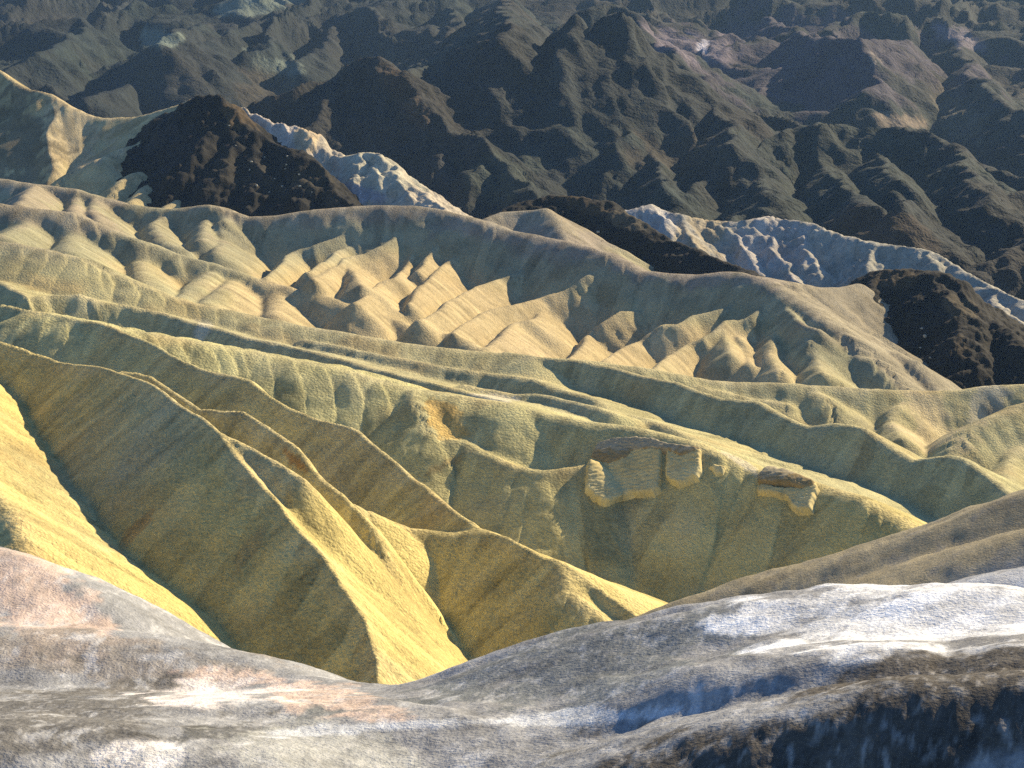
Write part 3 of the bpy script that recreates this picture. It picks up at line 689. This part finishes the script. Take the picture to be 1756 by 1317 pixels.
def slab(name, parent, poly, thick, edge, mat, col, col2, seed, y0=135, step=1.25, lip=0.0):
    """a layer of rock standing out of the slope inside the surveyed outline, its rim turned down into the ground"""
    us = [p[0] for p in poly]; vs = [p[1] for p in poly]
    U, V = np.meshgrid(np.arange(min(us) - 3 * step, max(us) + 3 * step, step), np.arange(min(vs) - 3 * step, max(vs) + 3 * step, step))
    Uw = U + 1.5 * fbm(U / 9, V / 9, 3, seed); Vw = V + 1.5 * fbm(U / 9 + 40, V / 9, 3, seed)
    ins = inside(Uw, Vw, poly); ed = edge_dist(Uw, Vw, poly) * np.where(ins, 1, -1)
    P = np.array([[B.land(u, v, y0) for u, v in zip(ru, rv)] for ru, rv in zip(U, V)])
    e = 0.25
    gx = (B.sample(P[..., 0] + e, P[..., 1]) - B.sample(P[..., 0] - e, P[..., 1])) / (2 * e)
    gy = (B.sample(P[..., 0], P[..., 1] + e) - B.sample(P[..., 0], P[..., 1] - e)) / (2 * e)
    Nn = np.stack((-gx, -gy, np.ones_like(gx)), -1); Nn /= np.linalg.norm(Nn, axis=-1, keepdims=True)
    for _ in range(6):
        Nn[1:-1, 1:-1] = (Nn[:-2, 1:-1] + Nn[2:, 1:-1] + Nn[1:-1, :-2] + Nn[1:-1, 2:] + Nn[1:-1, 1:-1]) / 5
    Nn /= np.linalg.norm(Nn, axis=-1, keepdims=True)
    prof = np.clip(ed / edge, -0.4, 1); prof = np.where(prof > 0, np.sin(np.clip(prof, 0, 1) * math.pi / 2) ** 0.7, prof)
    bed = 0.02 * np.sin((V + 0.25 * U + 5 * fbm(U / 25, V / 25, 2, seed + 5)) * 0.9) + 0.035 * fbm(U / 9, V / 4, 3, seed + 9)
    off = thick * prof + bed * np.clip(prof, 0, 1) + lip * np.clip((V - min(vs)) / (max(vs) - min(vs)), 0, 1) * np.clip(prof, 0, 1)
    Q = P + Nn * off[..., None]
    keep = ed > -2.2 * step
    nr, nc = U.shape; idx = np.arange(nr * nc).reshape(nr, nc)
    quads = [(idx[j, i], idx[j + 1, i], idx[j + 1, i + 1], idx[j, i + 1]) for j in range(nr - 1) for i in range(nc - 1) if keep[j:j + 2, i:i + 2].all()]
    used = sorted({k for q in quads for k in q}); mp = {k: i for i, k in enumerate(used)}
    co = Q.reshape(-1, 3)[used]; base = co.mean(0)
    me = bpy.data.meshes.new(name)
    me.from_pydata([tuple(c - ORG) for c in co], [], [tuple(mp[k] for k in q) for q in quads])
    me.polygons.foreach_set("use_smooth", np.ones(len(quads), bool))
    t = np.clip((V - min(vs)) / (max(vs) - min(vs)) + 0.25 * fbm(U / 12, V / 6, 3, seed + 2), 0, 1)
    m = sstep(0.40, 0.62, t)
    Cc = np.array(col, np.float32) + (np.array(col2, np.float32) - np.array(col, np.float32)) * m[..., None]
    at = me.color_attributes.new("tint", 'FLOAT_COLOR', 'POINT'); c4 = np.ones((len(used), 4), np.float32); c4[:, :3] = Cc.reshape(-1, 3)[used]
    at.data.foreach_set("color", c4.ravel())
    a2 = me.attributes.new("streak", 'FLOAT', 'POINT'); a2.data.foreach_set("value", (0.6 * fbm(U / 25, V / 2.5, 3, seed + 7)).reshape(-1)[used].astype(np.float32))
    me.update(); me.materials.append(mat)
    o = bpy.data.objects.new(name, me); scene.collection.objects.link(o); o.parent = parent
    return o

def thing(name, text, cat, loc, group=None):
    o = bpy.data.objects.new(name, None); scene.collection.objects.link(o)
    o.location = loc; o.empty_display_size = 0.5
    return label(o, text, None, cat, group)

CREAM, TAN, CAPC, RUSTC = (.63, .55, .28), (.61, .51, .24), (.38, .34, .23), (.33, .25, .12)
ORG = B.land(1100, 865, 135)
t = thing("rock_outcrop", "larger tan mudstone outcrop with a dark rounded cap on the golden ridge", "rock outcrop", tuple(ORG))
slab("mud_slab", t, [(1006,797),(1003,825),(1003,845),(1017,860),(1040,870),(1057,862),(1088,854),(1124,853),(1134,845),(1137,772),(1090,766),(1020,780)], .36, 5, M_ROCK, TAN, CREAM, 401, lip=.32)
slab("mud_slab", t, [(1142,772),(1142,825),(1165,839),(1199,825),(1205,814),(1202,772)], .34, 5, M_ROCK, TAN, CREAM, 411, lip=.3)
slab("mud_slab", t, [(1216,803),(1230,817),(1240,817),(1245,803),(1225,798)], .35, 5, M_ROCK, TAN, CREAM, 421)
slab("cap_rock", t, [(1015,780),(1023,763),(1051,753),(1088,751),(1119,753),(1148,763),(1188,767),(1203,771),(1196,780),(1171,791),(1145,779),(1119,777),(1088,780),(1074,794),(1051,803),(1028,800),(1014,795)], .42, 6, M_ROCK, CAPC, RUSTC, 431, lip=.15)
ORG = B.land(1350, 880, 130)
t = thing("rock_outcrop", "smaller rust brown capped outcrop at the right end of the golden ridge", "rock outcrop", tuple(ORG))
slab("mud_slab", t, [(1299,838),(1307,832),(1339,838),(1373,840),(1398,829),(1405,842),(1398,862),(1395,882),(1370,885),(1356,874),(1350,860),(1324,851),(1299,851)], .36, 5, M_ROCK, TAN, CREAM, 441, y0=128, lip=.3)
slab("cap_rock", t, [(1300,820),(1313,803),(1350,811),(1387,825),(1400,832),(1395,840),(1373,847),(1344,837),(1310,837),(1302,834)], .5, 7, M_ROCK, CAPC, RUSTC, 451, y0=128, lip=.15)

# ================================================================== PALE STONES ON THE BLACK HILLS
M_STONE = bpy.data.materials.new("pale_stone"); M_STONE.use_nodes = True
nb = M_STONE.node_tree.nodes["Principled BSDF"]; nb.inputs["Roughness"].default_value = .95
nz = M_STONE.node_tree.nodes.new("ShaderNodeTexNoise"); nz.inputs["Scale"].default_value = 6
cr = M_STONE.node_tree.nodes.new("ShaderNodeValToRGB"); cr.color_ramp.elements[0].color = (.25, .24, .18, 1); cr.color_ramp.elements[1].color = (.62, .60, .48, 1)
M_STONE.node_tree.links.new(nz.outputs["Fac"], cr.inputs[0]); M_STONE.node_tree.links.new(cr.outputs[0], nb.inputs["Base Color"])

def ico(sub=1):
    import bmesh
    bm = bmesh.new(); bmesh.ops.create_icosphere(bm, subdivisions=sub, radius=1.0)
    v = np.array([q.co for q in bm.verts]); f = [[w.index for w in p.verts] for p in bm.faces]; bm.free()
    return v, f
IV, IF = ico(1); IV2, IF2 = ico(2)

def stone_mesh(name, seed):
    rng = np.random.default_rng(seed)
    v = IV2 * (1 + 0.22 * fbm(IV2[:, 0] * 1.3 + seed, IV2[:, 1] * 1.3 + IV2[:, 2], 2, seed)[:, None]) * rng.uniform(.75, 1.2, 3) * (1, 1, .75)
    me = bpy.data.meshes.new(name); me.from_pydata([tuple(q) for q in v], [], IF2); me.materials.append(M_STONE); me.update()
    return me
stones = [stone_mesh("pale_stone", k) for k in (3, 5, 8)]
def stone(F, u, v, y0, size, text, group, k):
    p = F.land(u, v, y0)
    o = bpy.data.objects.new("pale_stone", stones[k % 3]); scene.collection.objects.link(o)
    o.location = (p[0], p[1], p[2] + size * .25); o.scale = (size * .8,) * 3; o.rotation_euler = (0, 0, k * 1.7)
    label(o, text, None, "stone", group)
LEFT = [(493,269,.34,"pale stone high on the right shoulder of the left black hill, below its crest"), (431,278,.3,"pale stone left of the middle of the left black hill, upper of a close pair"),
        (454,270,.24,"small pale stone in the upper middle of the left black hill, near its dark crest"), (491,283,.26,"pale stone right below the high one on the right shoulder of the left black hill"),
        (513,300,.3,"pale stone furthest right in the middle band of the left black hill"), (471,307,.22,"faint pale stone near the centre of the left black hill"),
        (440,319,.36,"largest pale stone low in the middle of the left black hill"), (484,320,.3,"pale stone low on the left black hill, middle one of three in a row"),
        (514,320,.34,"pale stone low on the left black hill, rightmost of three in a row"), (428,292,.3,"pale stone left of the middle of the left black hill, lower of a close pair"),
        (393,216,.26,"pale stone under the brown summit of the left black hill, uppermost of all"), (489,290,.22,"faint pale stone, lowest of three on the right shoulder of the left black hill"),
        (535,330,.22,"small pale stone at the lower right foot of the left black hill beside white rubble"), (462,330,.24,"small pale stone lowest on the left black hill above the golden ridge"),
        (404,250,.2,"small pale stone below the brown summit patch of the left black hill")]
for k, (u, v, z, tx) in enumerate(LEFT):
    stone(D1, u, v, 332, z, tx, "pale stones on the left black hill", k)
for k, (u, v, z, tx) in enumerate([(1586,578,.45,"largest pale stone in the middle of the black hill at the right edge"), (1581,564,.28,"pale stone just above the largest one on the right edge black hill"),
        (1578,597,.26,"pale stone just below the largest one on the right edge black hill"), (1595,614,.22,"lowest small pale stone on the black hill at the right edge")]):
    stone(D3, u, v, 242, z, tx, "pale stones on the right black hill", k)
stone(D2, 1026, 399, 290, .4, "single pale stone on the low black hill in the middle", None, 1)

# ================================================================== HAZE
def haze_box(x0, x1, y0, y1, z0, z1, dens):
    v = [(x, y, z) for x in (x0, x1) for y in (y0, y1) for z in (z0, z1)]
    f = [(0, 1, 3, 2), (4, 6, 7, 5), (0, 4, 5, 1), (2, 3, 7, 6), (0, 2, 6, 4), (1, 5, 7, 3)]
    me = bpy.data.meshes.new("haze"); me.from_pydata(v, [], f); me.update()
    m = bpy.data.materials.new("haze"); m.use_nodes = True; n = m.node_tree.nodes
    n.remove(n["Principled BSDF"])
    pv = n.new("ShaderNodeVolumePrincipled"); pv.inputs["Density"].default_value = dens
    pv.inputs["Color"].default_value = (.35, .60, 1.0, 1); pv.inputs["Anisotropy"].default_value = 0.2
    m.node_tree.links.new(pv.outputs[0], n["Material Output"].inputs["Volume"])
    me.materials.append(m)
    o = bpy.data.objects.new("haze", me); scene.collection.objects.link(o)
    label(o, "thin blue haze in the air over the mountains", 'stuff')
haze_box(-900, 900, -30, 1800, min(float(q.H.min()) for q in (A, B, E, D1, D2, D3, W1, W2)) - 1.0, float(E.H.max()) + 6, 0.00009)
